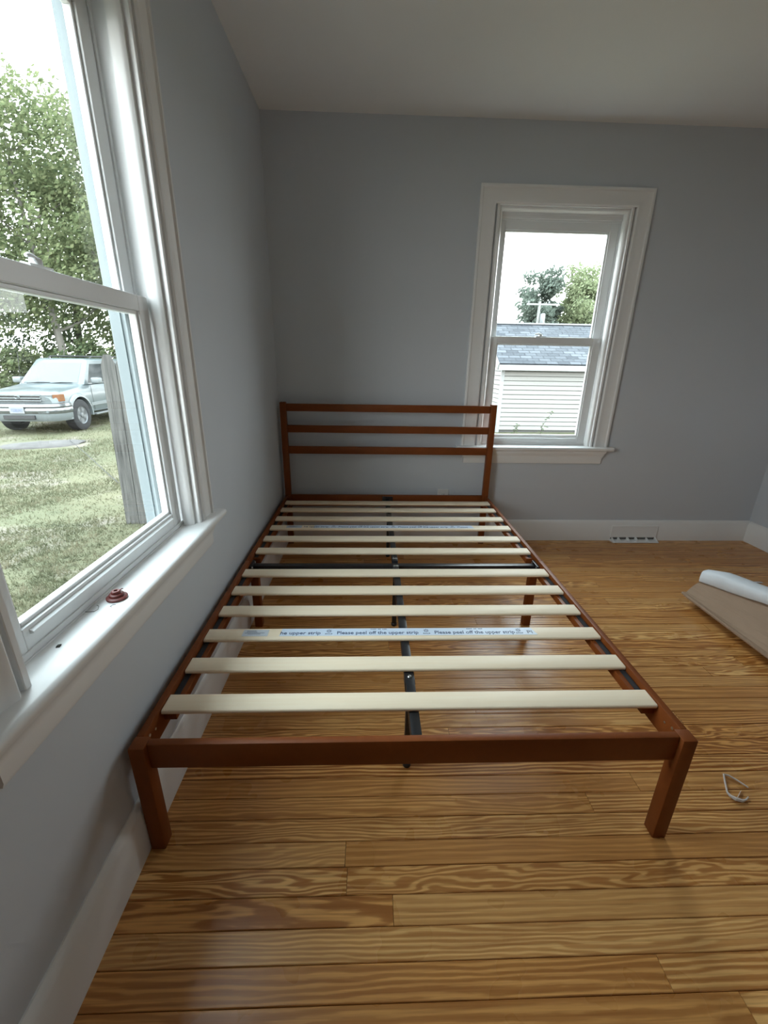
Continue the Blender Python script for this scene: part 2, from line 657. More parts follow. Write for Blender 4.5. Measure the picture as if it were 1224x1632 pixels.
# ------------------------------------------------------------------ double-hung windows
def sash(root, name, half, d0, d1, z0, z1, stile, rail_b, rail_t, parts=True):
    m = MB()
    m.box(-half, -half+stile, d0, d1, z0, z1)
    m.box(half-stile, half, d0, d1, z0, z1)
    m.box(-half+stile, half-stile, d0, d1, z0, z0+rail_b)
    m.box(-half+stile, half-stile, d0, d1, z1-rail_t, z1)
    s = m.build(name, 'vinyl_white', root, 0.002, 2)
    g0, gz0, gz1 = half-stile, z0+rail_b, z1-rail_t
    b = MB()
    bw, da, db = 0.009, d0+0.007, d1-0.004
    b.box(-g0, -g0+bw, da, db, gz0, gz1)
    b.box(g0-bw, g0, da, db, gz0, gz1)
    b.box(-g0+bw, g0-bw, da, db, gz0, gz0+bw)
    b.box(-g0+bw, g0-bw, da, db, gz1-bw, gz1)
    b.build('glazing_bead', 'vinyl_white', s, 0.0015, 1)
    dm = (d0+d1)/2+0.003
    box('pane', 'glass', s, -g0+bw-0.003, g0-bw+0.003, dm-0.002, dm+0.002, gz0+bw-0.003, gz1-bw+0.003)
    return s


def mitre_frame(prof, half, zb, zt):
    """prof: (t inward from the outer edge, d). U-shaped mitred sweep: up the left, across the top, down the right"""
    rs = []
    rs.append([(-half+t, d, zb) for t, d in prof])
    rs.append([(-half+t, d, zt-t) for t, d in prof])
    rs.append([(half-t, d, zt-t) for t, d in prof])
    rs.append([(half-t, d, zb) for t, d in prof])
    return MB().rings(rs)


def build_window(name, loc, rz, lock_u):
    R = empty(name, loc, rz)
    tag(R, kind='structure')
    # d = 0 is the face of the casing, d = 0.022 the wall plane
    cas = [(0, 0.022), (0, 0.001), (0.004, -0.002), (0.014, -0.002), (0.019, 0.004), (0.030, 0.006), (0.060, 0.006),
           (0.072, 0.003), (0.080, 0.000), (0.088, -0.001), (0.094, 0.003), (0.094, 0.022)]
    mitre_frame(cas, 0.506, 0.700, 2.188).build('casing', 'trim_paint', R, smooth=True)
    # stool with rounded nose and horns
    st = [(-0.034, 0.686), (-0.030, 0.677), (-0.022, 0.673), (0.060, 0.673), (0.060, 0.700), (-0.024, 0.700), (-0.031, 0.697), (-0.034, 0.692)]
    m = MB()
    m.prism([(d, z) for d, z in st if True], 'x', -0.398, 0.398)
    hn = [(min(d, 0.0215), z) for d, z in st]
    m.prism(hn, 'x', -0.540, -0.398)
    m.prism(hn, 'x', 0.398, 0.540)
    m.build('stool', 'trim_paint', R, smooth=True)
    # apron: bed moulding profile
    ap = [(0.022, 0.672), (-0.010, 0.672), (-0.010, 0.660), (-0.006, 0.650), (0.000, 0.641), (0.004, 0.632), (0.006, 0.620), (0.006, 0.590), (0.010, 0.580), (0.022, 0.580)]
    rs = []
    for s in (-1, 1):
        ring = []
        for d, z in ap:
            hw = 0.503-(0.0 if z > 0.655 else (0.012 if z > 0.63 else 0.020))
            ring.append((s*hw, d, z))
        rs.append(ring)
    MB().rings(rs).build('apron', 'trim_paint', R, smooth=True)
    # wood jamb and inner stop
    m = MB()
    m.box(-0.400, -0.386, 0.004, 0.150, 0.690, 2.102)
    m.box(0.386, 0.400, 0.004, 0.150, 0.690, 2.102)
    m.box(-0.386, 0.386, 0.004, 0.150, 2.088, 2.102)
    m.build('jamb', 'trim_paint', R, 0.0015, 1)
    m = MB()
    m.box(-0.400, -0.386, 0.1505, 0.186, 0.660, 2.102)
    m.box(0.386, 0.400, 0.1505, 0.186, 0.660, 2.102)
    m.box(-0.386, 0.386, 0.1505, 0.186, 2.088, 2.102)
    m.build('exterior_jamb', 'exterior_trim', R, 0.0015, 1)
    sp_ = [(0, 0.052), (0, 0.022), (0.004, 0.019), (0.013, 0.019), (0.018, 0.024), (0.021, 0.030), (0.021, 0.052)]
    mitre_frame(sp_, 0.386, 0.700, 2.088).build('stop', 'trim_paint', R, smooth=True)
    # sloped outer sill
    MB().prism([(0.060, 0.665), (0.225, 0.645), (0.225, 0.664), (0.060, 0.694)], 'x', -0.385, 0.385).build('outer_sill', 'exterior_trim', R, 0.002, 1)
    # vinyl master frame with tracks
    fr = [(0, 0.127), (0, 0.053), (0.012, 0.053), (0.012, 0.058), (0.004, 0.058), (0.004, 0.092), (0.014, 0.092), (0.014, 0.096),
          (0.004, 0.096), (0.004, 0.127)]
    mitre_frame(fr, 0.386, 0.700, 2.050).build('frame', 'vinyl_white', R, smooth=True)
    tk = [(0, 0.150), (0, 0.128), (0.021, 0.128), (0.021, 0.134), (0.014, 0.134), (0.014, 0.144), (0.019, 0.144), (0.019, 0.150)]
    mitre_frame(tk, 0.386, 0.700, 2.050).build('screen_track', 'exterior_trim', R, smooth=True)
    MB().box(-0.386, 0.386, 0.053, 0.150, 2.050, 2.088).build('frame_head', 'vinyl_white', R, 0.002, 1)
    m = MB().box(-0.386, 0.386, 0.053, 0.128, 0.695, 0.703).box(-0.378, 0.378, 0.056, 0.060, 0.703, 0.716)
    m.build('frame_sill', 'vinyl_white', R, 0.001, 1)
    lo = sash(R, 'lower_sash', 0.366, 0.060, 0.090, 0.704, 1.394, 0.052, 0.056, 0.040)
    up = sash(R, 'upper_sash', 0.372, 0.096, 0.126, 1.350, 2.046, 0.050, 0.040, 0.056)
    # lift lip on the lower rail, sash lock on the meeting rail
    MB().prism([(0.060, 0.752), (0.052, 0.748), (0.052, 0.744), (0.060, 0.742)], 'x', -0.30, 0.30).build('lift_lip', 'vinyl_white', lo)
    lk = MB().box(-0.032, 0.032, 0.066, 0.088, 1.394, 1.3995)
    lk.lathe([(0.011, 0.0), (0.011, 0.010), (0.008, 0.014), (0.0, 0.015)], 14, (0.0, 0.077, 1.3995))
    lk.tube([(0.0, 0.077, 1.410), (-0.014, 0.072, 1.413), (-0.032, 0.066, 1.412), (-0.042, 0.064, 1.409)], [0.006, 0.005, 0.0045, 0.003], 8)
    o = lk.build('sash_lock', 'vinyl_white', lo, smooth=True)
    o.location.x = lock_u
    kp = MB().box(-0.024, 0.024, 0.0905, 0.112, 1.390, 1.397).box(-0.014, 0.014, 0.092, 0.098, 1.397, 1.405)
    o = kp.build('lock_keeper', 'vinyl_white', up, 0.001, 1)
    o.location.x = lock_u
    return R


build_window('window_1', (0.0, WLY, 0), PI/2, -0.03)
build_window('window_2', (WBX, YB-0.022, 0), 0, -0.03)
portal('portal_left', (XL-0.23, WLY, 1.385), (0, -PI/2, 0), 1.42, 0.80)
portal('portal_back', (WBX, YB+0.23, 1.385), (-PI/2, 0, 0), 0.80, 1.42)

# ------------------------------------------------------------------ bed
BW, BH, PWD = 1.40, 0.353, 0.038
YH = 2.008
bed = tag(empty('platform_bed', (0, 0, 0)), 'full size cherry brown wooden platform bed with slatted headboard and bare pale slats', 'bed')


def bx(name, mat, par, a, b, bevel=0.002, seg=2):
    """box part with its origin at its centre so that the grain runs with the part"""
    c = [(a[i]+b[i])/2 for i in range(3)]
    h = [abs(b[i]-a[i])/2 for i in range(3)]
    o = MB().box(-h[0], h[0], -h[1], h[1], -h[2], h[2]).build(name, mat, par, bevel, seg, smooth=True)
    o.location = c
    return o


G = 0.0004
for x0 in (0.0, BW-PWD):
    p = bx('foot_post', 'bed_wood', bed, (x0, 0, 0), (x0+PWD, PWD+0.001, BH), 0.003)
    q = bx('head_post', 'bed_wood', bed, (x0, YH, 0), (x0+PWD, YH+PWD, 0.977), 0.003)
bx('foot_rail', 'bed_wood', bed, (PWD+G, 0.0126, 0.276), (BW-PWD-G, 0.0326, BH), 0.003)
for z0, z1 in ((0.921, 0.968), (0.785, 0.8316), (0.645, 0.694)):
    bx('headboard_rail', 'bed_wood', bed, (PWD+G, YH+0.010, z0), (BW-PWD-G, YH+0.028, z1), 0.003)
hr = bx('head_rail', 'bed_wood', bed, (PWD+G, YH+0.006, 0.280), (BW-PWD-G, YH+0.028, 0.360), 0.003)
br = bx('rail_bracket', 'black_steel', bed, (0.664, YH-0.004, 0.318), (0.736, YH+0.0055, 0.352), 0.001)
MID = 1.02
for s, x0, x1 in ((1, 0.001, 0.020), (-1, BW-0.020, BW-0.001)):
    for ya, yb in ((PWD+0.0015, MID-0.0008), (MID+0.0008, YH-G)):
        r = bx('side_rail', 'bed_wood', bed, (x0, ya, 0.276), (x1, yb, BH-0.001), 0.0025)
    xi = 0.0205 if s == 1 else BW-0.0205
    xj = xi+s*0.034
    for ya, yb in ((0.135, MID-0.06), (MID+0.06, YH-0.03)):
        bx('slat_ledge', 'bed_wood', bed, (min(xi, xj), ya, 0.306), (max(xi, xj), yb, 0.3325), 0.002)
        xa, xb = xi+s*0.003, xi+s*0.019
        bx('fastener_strip', 'black_velcro', bed, (min(xa, xb), ya+0.01, 0.3327), (max(xa, xb), yb-0.01, 0.3342), 0)
    # middle leg pair under the ledge
    a, b = (0.0205, 0.0565) if s == 1 else (BW-0.0755, BW-0.0395)
    if s == -1:
        a, b = BW-0.0565, BW-0.0205
    bx('middle_leg', 'bed_wood', bed, (a, MID-0.019, 0.0), (b, MID+0.019, 0.288), 0.003)
    # corner bolts on the inner face near the foot
    for yb_, zb_, rr, mt in ((0.062, 0.330, 0.0045, 'zinc'), (0.062, 0.304, 0.006, 'dark_hole'), (0.090, 0.322, 0.0035, 'zinc')):
        o = MB().lathe([(rr, 0), (rr, 0.0012), (rr*0.6, 0.0018)], 12).build('bolt', mt, bed, loc=(xi-s*0.0004, yb_, zb_), rot=(0, s*PI/2, 0))
    # bracket that carries the cross bar
    xa, xb = xi, xi+s*0.012
    k_ = bx('bar_bracket', 'black_steel', bed, (min(xa, xb), MID-0.03, 0.290), (max(xa, xb), MID+0.045, 0.332), 0.001)
    for yy in (MID-0.02, MID+0.036):
        MB().lathe([(0.005, 0), (0.005, 0.002), (0.002, 0.004)], 10).build('screw', 'zinc', k_, loc=(s*0.0061, yy-MID-0.0075, 0.012), rot=(0, s*PI/2, 0))
bx('cross_bar', 'black_steel', bed, (0.033, MID+0.001, 0.290), (BW-0.033, MID+0.031, 0.322), 0.002)
# centre support in two lengths with adjustable legs
for ya, yb in ((0.034, MID-0.002), (MID+0.034, YH-0.005)):
    bm_ = bx('centre_beam', 'black_steel', bed, (0.686, ya, 0.296), (0.713, yb, 0.333), 0.002)
for yy in (0.240, MID-0.006, 1.800):
    bx('support_leg', 'black_steel', bed, (0.689, yy-0.012, 0.016), (0.7105, yy+0.012, 0.2945), 0.002)
    MB().lathe([(0.013, 0), (0.014, 0.003), (0.014, 0.012), (0.010, 0.0155)], 14).build('foot_pad', 'black_steel', bed, loc=(0.6995, yy, 0.0))
for yy in (0.262, MID-0.022, MID+0.056):
    for dx in ((0,) if yy < 0.5 else (-0.006, 0.006)):
        MB().lathe([(0.0065, 0), (0.0065, 0.002), (0.0045, 0.004), (0.002, 0.0042)], 12).build('screw', 'zinc', bed, loc=(0.6995+dx, yy, 0.3331), smooth=True)
bx('joint_plate', 'black_steel', bed, (0.684, 0.235, 0.300), (0.7145, 0.290, 0.3328), 0.002)

SLY = [0.155, 0.311, 0.462, 0.611, 0.762, 0.914, 1.144, 1.297, 1.453, 1.599, 1.757, 1.900]
SX0, SX1, SW, ST = 0.0225, BW-0.0225, 0.063, 0.0125
ZS = 0.3345
rng = random.Random(5)
slat_me = None
slats = []
for i, y in enumerate(SLY):
    if slat_me is None:
        hw, hl, ht = SW/2, (SX1-SX0)/2, ST/2
        c = 0.004
        prof = [(-hw, -ht+c), (-hw+c*0.4, -ht+c*0.3), (-hw+c, -ht), (hw-c, -ht), (hw-c*0.4, -ht+c*0.3), (hw, -ht+c),
                (hw, ht-c), (hw-c*0.4, ht-c*0.3), (hw-c, ht), (-hw+c, ht), (-hw+c*0.4, ht-c*0.3), (-hw, ht-c)]
        s_ = MB().prism(prof, 'x', -hl, hl).build('slat', 'slat_wood', bed, smooth=True)
        slat_me = s_.data
    else:
        s_ = bpy.data.objects.new('slat', slat_me)
        COL.objects.link(s_)
        s_.parent = bed
    s_.location = ((SX0+SX1)/2, y, ZS+ST/2+0.0001)
    s_.rotation_euler = (0, 0, rng.uniform(-0.0012, 0.0012))
    s_['label'] = 'pale birch slat'
    slats.append(s_)


def burst(name, par, x, y, z, r, mat):
    m = MB()
    for k in range(8):
        a = k*PI/4
        d = Vector((math.cos(a), math.sin(a), 0))
        n = Vector((-d.y, d.x, 0))
        p0, p1, p2 = d*r*0.22, d*r*0.62, d*r
        m.add([p0-n*r*0.03, p1-n*r*0.15, p2, p1+n*r*0.15, p0+n*r*0.03], [(0, 1, 2, 3, 4)])
    return m.build(name, mat, par, loc=(x, y, z), recalc=False)


def peel_strip(y, x0, x1, starts, fade_from, lab):
    zt = ZS+ST+0.0002
    d = 0.041
    yc = y+0.0065
    root = MB().box(-(x1-x0)/2, (x1-x0)/2, -d/2, d/2, 0, 0.0006).build('printed_strip', 'strip_paper', bed, loc=((x0+x1)/2, yc, zt))
    # slanted right end
    for v in root.data.vertices:
        if v.co.x > 0 and v.co.y < 0:
            v.co.x += 0.012
        if v.co.x < 0 and v.co.y > 0:
            v.co.x += 0.004
    tag(root, lab)
    xc = (x0+x1)/2
    zz = 0.0009
    msg = 'Please peel off the upper strip'
    tw = 0.281
    for sx_ in starts:
        mt = 'ink_grey' if sx_ > fade_from else 'ink_blue'
        if sx_ < x0:
            frac = 'he upper strip'
            wd = 0.137
            text_mesh('lettering', frac, 0.024, mt, root, (sx_+tw-wd-xc, -0.0125, zz), width=wd)
        elif sx_+tw > x1:
            text_mesh('lettering', 'Pl' if x1-sx_ < 0.08 else 'Please', 0.024, 'ink_grey', root, (sx_-xc, -0.0125, zz), width=min(0.018 if x1-sx_ < 0.08 else 0.058, x1-sx_-0.002))
        else:
            text_mesh('lettering', msg, 0.024, mt, root, (sx_-xc, -0.0125, zz), width=tw)
            m = MB()
            for q in range(11):
                if q in (4, 7):
                    continue
                m.box(q*0.0052, q*0.0052+0.0042, 0, 0.0030, 0, 0.0003)
            m.build('small_print', mt, root, loc=(sx_+0.115-xc, 0.0135, 0.0006))
        ex = sx_-0.029
        if x0+0.01 < ex < x1-0.01:
            burst('emblem', root, ex-xc, 0.0055, zz, 0.0105, mt)
            text_mesh('brand_word', 'ZINUS', 0.0066, mt, root, (ex-xc-0.0125, -0.0125, zz), width=0.025)
    return root


def care_label(y, x0, x1, lab):
    zt = ZS+ST+0.0002
    root = MB().box(-(x1-x0)/2, (x1-x0)/2, -0.018, 0.018, 0, 0.0005).build('paper_label', 'label_paper', bed, loc=((x0+x1)/2, y+0.004, zt))
    tag(root, lab)
    m = MB()
    wd = x1-x0
    for q, (a, b) in enumerate(((0.14, 0.5), (0.14, 0.55), (0.08, 0.85), (0.2, 0.7))):
        m.box((a-0.5)*wd, (b-0.5)*wd, 0.010-q*0.0058, 0.0122-q*0.0058, 0, 0.0003)
    m.build('small_print', 'ink_grey', root, loc=(0, 0, 0.00055))
    return root


peel_strip(SLY[2], 0.270, 1.150, [0.128, 0.466, 0.804, 1.130], 2.0, 'light blue printed peel-off strip stuck on the third slat from the foot')
peel_strip(SLY[8], 0.262, 1.160, [0.064, 0.402, 0.740, 1.078], 2.0, 'light blue printed peel-off strip stuck on a slat near the headboard')
care_label(SLY[2], 0.143, 0.230, 'small white text label left of the nearer blue strip')
care_label(SLY[8], 0.110, 0.196, 'small white text label left of the farther blue strip')

# ------------------------------------------------------------------ small things in the room
# wall outlet behind the headboard
ot = tag(empty('wall_outlet', (1.098, YB, 0.325)), 'white wall outlet low on the back wall behind the headboard', 'outlet')
box('cover_plate', 'outlet_plastic', ot, -0.040, 0.040, -0.006, 0.0, -0.060, 0.060, 0.003)
for dz in (-0.022, 0.022):
    s_ = MB().lathe([(0.0165, -0.0015), (0.0165, 0.0), (0.015, 0.0002)], 18, axis='y').build('socket', 'outlet_plastic', ot, loc=(0, -0.0062, dz))
    box('slot', 'dark_hole', s_, -0.007, -0.005, -0.0022, -0.0016, -0.003, 0.006)
    box('slot', 'dark_hole', s_, 0.005, 0.007, -0.0022, -0.0016, -0.003, 0.006)

# painted-over baseboard register with a crumpled lip on the floor
vr = tag(empty('baseboard_vent', (2.535, YB-0.020, 0)), 'white painted vent register set in the back baseboard right of the bed', 'vent')
box('vent_cover', 'trim_paint', vr, -0.175, 0.175, -0.008, 0.0, 0.028, 0.120, 0.003)
MB().prism([(-0.048, 0.001), (-0.052, 0.004), (-0.048, 0.009), (-0.010, 0.012), (0.0, 0.012), (0.0, 0.001)], 'x', -0.172, 0.172).build('bottom_lip', 'trim_paint', vr)
for i, (a, b) in enumerate(((-0.165, -0.155), (-0.118, -0.106), (-0.052, -0.036), (0.012, 0.026), (0.095, 0.104), (0.160, 0.170))):
    MB().prism([(-0.040, 0.0122), (-0.046, 0.010), (-0.006, 0.0275), (-0.001, 0.0275), (-0.001, 0.0122)], 'x', a, b).build('fin', 'trim_paint', vr)
box('vent_opening', 'vent_shadow', vr, -0.168, 0.168, -0.0045, 0.0, 0.0125, 0.0275)

# flattened carton with a foam strip on it
cb = tag(empty('folded_carton', (2.30, 0.60, 0)), 'folded brown cardboard panel propped on the floor at the right edge', 'cardboard')
L0, L1 = 0.625, -0.75


def sheet(name, pts, th, mat, par):
    """thin bent sheet: pts = rows of points; thickness along -z-ish normal"""
    m = MB()
    rs = []
    for row_ in pts:
        top = [Vector(p) for p in row_]
        bot = [p-Vector((0, 0, th)) for p in top][::-1]
        rs.append(top+bot)
    return m.rings(rs).build(name, mat, par)


rows = []
top_edge = []
for q in range(9):
    t = q/8
    row_ = []
    y = L0+(L1-L0)*t
    xm = 0.140+(L0-y)*0.323          # far edge runs under the foam strip
    for j in range(11):
        x = xm*(j/10)**1.5
        z = 0.056+0.45*x-0.16*x*x-0.016*math.exp(-((x-0.035)/0.018)**2)
        row_.append((x, y+(0.25*x if q == 0 else 0), z+0.0025*math.sin(t*9+j)*(j > 0)))
    rows.append(row_)
    top_edge.append(Vector(row_[-1]))
sheet('panel', rows, 0.005, 'cardboard', cb)
rows = []
for q in range(5):
    t = q/4
    y = L0-0.02+(L1-L0+0.04)*t
    rows.append([(0.002, y, 0.0505), (0.05, y, 0.026), (0.10, y, 0.006), (0.16, y, 0.0055)])
sheet('folded_flap', rows, 0.0045, 'cardboard', cb)
rs = []
for p in top_edge:
    rs.append([p+Vector((-0.006, 0, -0.007)), p+Vector((-0.001, 0, -0.007)), Vector((p.x+0.02, p.y, 0.0005)), Vector((p.x+0.015, p.y, 0.0005))])
MB().rings(rs).build('side_flap', 'cardboard', cb)

fm = MB()
p0, p1 = Vector((2.402, 1.250, 0.098)), Vector((2.503, 0.937, 0.142))
dirv = (p1-p0).normalized()
side = Vector((-dirv.y, dirv.x, 0)).normalized()
sec = [(0.0, 0.010), (0.004, 0.002), (0.030, 0.0), (0.105, 0.012), (0.118, 0.020), (0.120, 0.052), (0.106, 0.072), (0.060, 0.082), (0.018, 0.079), (0.004, 0.070), (-0.002, 0.040)]
rs = []
frng = random.Random(3)
for q in range(15):
    t = q/14
    c = p0+dirv*(t*1.05)
    c.z = p0.z+(p1.z-p0.z)*min(1.4, t*3.1)+0.008
    kx = 1.0 if q else 0.86
    rs.append([c+side*(s*kx)*1.0+Vector((0, 0, z*kx*(1-0.28*min(1, t*3))+0.002*math.sin(q*1.7+i*0.9))) for i, (s, z) in enumerate(sec)])
fo = fm.rings(rs).build('foam_strip', 'foam_white', smooth='all', bevel=0)
tag(fo, 'long white packing foam strip lying on the brown cardboard', 'packing foam')

# torn paper ribbon on the floor
pts = [(1.757, 0.139, 0.002), (1.742, 0.160, 0.004), (1.727, 0.178, 0.004), (1.714, 0.184, 0.003), (1.695, 0.155, 0.006), (1.677, 0.124, 0.004),
       (1.676, 0.112, 0.003), (1.684, 0.101, 0.002), (1.700, 0.096, 0.002), (1.716, 0.100, 0.003), (1.730, 0.108, 0.006)]
wid = [0.0022, 0.0026, 0.0030, 0.0026, 0.0026, 0.0026, 0.0040, 0.0058, 0.0046, 0.0024, 0.0018]
pr = MB().tube([(x, y, z*0.5+w_) for (x, y, z), w_ in zip(pts, wid)], wid, 6).build('paper_scrap', 'paper_white')
tag(pr, 'small curled white paper ribbon on the floor right of the bed', 'paper scrap')
rs = [[(1.690, 0.104, 0.002), (1.692, 0.1035, 0.009), (1.6925, 0.104, 0.009), (1.6905, 0.1045, 0.002)],
      [(1.722, 0.128, 0.002), (1.724, 0.1275, 0.008), (1.7245, 0.128, 0.008), (1.7225, 0.1285, 0.002)]]
MB().rings(rs).build('torn_end', 'paper_white', pr)

# narrow plastic strap on the floor behind the foam
STRAP0, STRAP1 = (2.845, 1.423), (2.965, 1.430)
stp = MB()
rs = []
for i in range(7):
    t = i/6
    x, y, z = STRAP0[0]+(STRAP1[0]-STRAP0[0])*t, STRAP0[1]+(STRAP1[1]-STRAP0[1])*t, 0.0012+0.006*math.sin(t*PI)
    rs.append([(x, y-0.006, z), (x, y+0.006, z), (x, y+0.006, z+0.0012), (x, y-0.006, z+0.0012)])
tag(stp.rings(rs).build('plastic_strap', 'foam_white'), 'short white plastic strap on the floor behind the foam strip', 'strap')

# sill things
st = MB().lathe([(0.0215, 0.0), (0.0225, 0.002), (0.0225, 0.005), (0.0205, 0.0065), (0.0160, 0.0072), (0.0155, 0.012), (0.0140, 0.0135), (0.0105, 0.0140), (0.0100, 0.019), (0.0085, 0.0205), (0.0045, 0.0205), (0.0040, 0.017), (0.0, 0.0165)], 28)
so = st.build('rubber_stopper', 'red_rubber', loc=(-0.016, 0.110, 0.7003), smooth=True)
tag(so, 'small dark red round rubber stopper on the left window sill', 'stopper')
MB().tube([(0.0085, 0.002, 0.0195), (0.012, 0.004, 0.023), (0.014, 0.006, 0.022)], 0.0012, 6).build('pull_tab', 'red_rubber', so)
wr = MB().tube([(-0.065, 0.053, 0.7015), (-0.050, 0.051, 0.7012), (-0.034, 0.052, 0.7013), (-0.029, 0.058, 0.703), (-0.032, 0.067, 0.706), (-0.040, 0.073, 0.704)], 0.0006, 6).build('bent_wire', 'debris_dark')
tag(wr, 'thin bent dark wire lying on the left window sill', 'wire')
for nm, (x, y), lb in (('debris_speck', (-0.030, -0.068), 'small dark debris speck on the left sill, farther from its end'),
                       ('debris_speck', (-0.020, -0.183), 'dark grey debris crumb in the near corner of the left sill')):
    dbm = MB()
    r_ = random.Random(int(x*1e4))
    ring = lambda h, s: [(s*(0.007 if j % 2 else 0.004)*math.cos(j*PI/4), s*0.004*math.sin(j*PI/4), h) for j in range(8)]
    dbm.rings([ring(0.0, 1.0), ring(0.0012, 1.1), ring(0.0030, 0.5)])
    tag(dbm.build(nm, 'debris_dark', loc=(x, y, 0.7003), rot=(0, 0, r_.uniform(0, 3))), lb, 'debris')
cl = MB().tube([(-0.004, 0.082, 0.7008), (-0.010, 0.081, 0.7008), (-0.012, 0.074, 0.7008), (-0.007, 0.071, 0.7008)], 0.0005, 5).build('hair_curl', 'debris_dark')
tag(cl, 'tiny curled dark fibre on the sill beside the red stopper', 'fibre')

# ------------------------------------------------------------------ outdoors
GZ = -0.535


def terrain():
    m = MB()
    nx, ny = 70, 80
    x0, x1, y0, y1 = -34, 26, -12, 50
    vs, fs = [], []
    for j in range(ny+1):
        for i in range(nx+1):
            x = x0+(x1-x0)*i/nx
            y = y0+(y1-y0)*j/ny
            z = GZ+0.05*(mnoise.noise(Vector((x*0.35, y*0.35, 2.0))))*(1 if (abs(x) > 1.5 or y > 4) else 0.5)
            vs.append((x, y, z))
    for j in range(ny):
        for i in range(nx):
            a = j*(nx+1)+i
            fs.append((a, a+1, a+nx+2, a+nx+1))
    m.add(vs, fs)
    return m.build('lawn_ground', 'ground', smooth='all')


tag(terrain(), kind='structure')


def gz(x, y):
    return GZ+0.05*(mnoise.noise(Vector((x*0.35, y*0.35, 2.0))))*(1 if (abs(x) > 1.5 or y > 4) else 0.5)


def grass():
    r_ = random.Random(21)
    vs, fs = [], []
    n = 0
    for q in range(120000):
        # denser close to the house, out to the car
        y = 1.2+13.0*(r_.random()**1.5)
        x = 0.57-(y+0.78)*r_.uniform(0.40, 1.35)
        if x > -0.6:
            continue
        pn = mnoise.noise(Vector((x*0.9+13, y*0.9+5, 0)))
        if pn > 0.20 and r_.random() < 0.6:
            continue
        if (x+6.2)**2/0.75+(y-8.2)**2/0.35 < 1:
            continue
        h = r_.uniform(0.02, 0.065)*(1.0 if pn < 0 else 0.6)
        wd = r_.uniform(0.003, 0.006)*(1+y*0.08)
        a = r_.uniform(0, 2*PI)
        lx, ly = r_.gauss(0, 0.6)*h, r_.gauss(0, 0.6)*h
        dx, dy = math.cos(a)*wd, math.sin(a)*wd
        z = gz(x, y)-0.008
        b = len(vs)
        vs += [(x-dx, y-dy, z), (x+dx, y+dy, z), (x+lx, y+ly, z+h)]
        fs.append((b, b+1, b+2))
    m = MB()
    m.v, m.f = vs, fs
    return m.build('grass', 'grass_blade', recalc=False)


tag(grass(), 'patchy yellow green grass of the side yard', 'grass', kind='stuff')

# bare rock / dirt mound and a cable in the grass
rk = MB()
r_ = random.Random(8)
rings_ = []
for h, s in ((-0.05, 1.0), (0.012, 0.95), (0.030, 0.72), (0.055, 0.40), (0.045, 0.12)):
    rings_.append([(s*(0.78+0.12*math.sin(3*a+h*20)+r_.uniform(-0.09, 0.09))*math.cos(a), s*(0.50+0.06*math.cos(2*a))*math.sin(a), h+r_.uniform(-0.008, 0.008)) for a in [2*PI*j/22 for j in range(22)]])
tag(rk.rings(rings_).build('flat_stone', 'stone_grey', loc=(-6.22, 8.2, gz(-6.22, 8.2)), rot=(0, 0, 0.5), smooth='all'), 'flat grey brown stone in the grass in front of the silver car', 'stone')
cb_pts = []
for q in range(12):
    t = q/11
    x, y = -5.876+2.81*t, 8.54-3.26*t
    cb_pts.append((x, y, gz(x, y)+0.045+0.02*math.sin(t*5)))
tag(MB().tube(cb_pts, 0.006, 6).build('ground_cable', 'car_black'), 'thin black cable running across the grass towards the fence', 'cable')

# picket fence
fe = tag(empty('picket_fence', (-2.11, 3.69, GZ)), 'weathered grey wooden picket fence outside the left window', 'fence')
fe.rotation_euler = (0, math.radians(2.2), math.radians(4))
bw_ = 0.138
me = None
r_ = random.Random(4)
for i in range(13):
    if me is None:
        poly = [(-0.066, 0), (0.066, 0), (0.066, 1.70), (0.030, 1.80), (-0.030, 1.80), (-0.066, 1.70)]
        o = MB().prism(poly, 'y', -0.009, 0.009).build('picket', 'fence_wood', fe)
        me = o.data
    else:
        o = bpy.data.objects.new('picket', me)
        COL.objects.link(o)
        o.parent = fe
    o.location = (0.066+i*bw_, 0, r_.uniform(-0.02, 0.015))
    o.rotation_euler = (0, r_.uniform(-0.006, 0.006), 0)
for z in (0.35, 1.35):
    box('fence_rail', 'fence_wood', fe, 0.0, 1.80, 0.0095, 0.047, z, z+0.085)
for x in (0.10, 1.66):
    box('fence_post', 'fence_wood', fe, x-0.045, x+0.045, 0.048, 0.138, -0.1, 1.62)

# ------------------------------------------------------------------ trees
def limb(m, p, d, ln, r, depth, rr, tips):
    pts, rad = [p], [r]
    q, dd = p.copy(), d.copy()
    for i in range(4):
        dd = (dd+Vector((rr.gauss(0, 0.14), rr.gauss(0, 0.14), rr.gauss(0.05, 0.08)))).normalized()
        q = q+dd*ln/4
        pts.append(q.copy())
        rad.append(r*(1-0.16*(i+1)))
    m.tube(pts, rad, 7, cap=False)
    if depth > 0:
        for k in range(3):
            a = rr.uniform(0, 2*PI)
            nd = (dd*0.75+Vector((math.cos(a)*0.7, math.sin(a)*0.7, rr.uniform(0.0, 0.4)))).normalized()
            limb(m, pts[rr.choice((2, 3, 4))], nd, ln*rr.uniform(0.55, 0.75), rad[-1]*0.7, depth-1, rr, tips)
    tips.append(pts[-1])
    tips.append(pts[2])


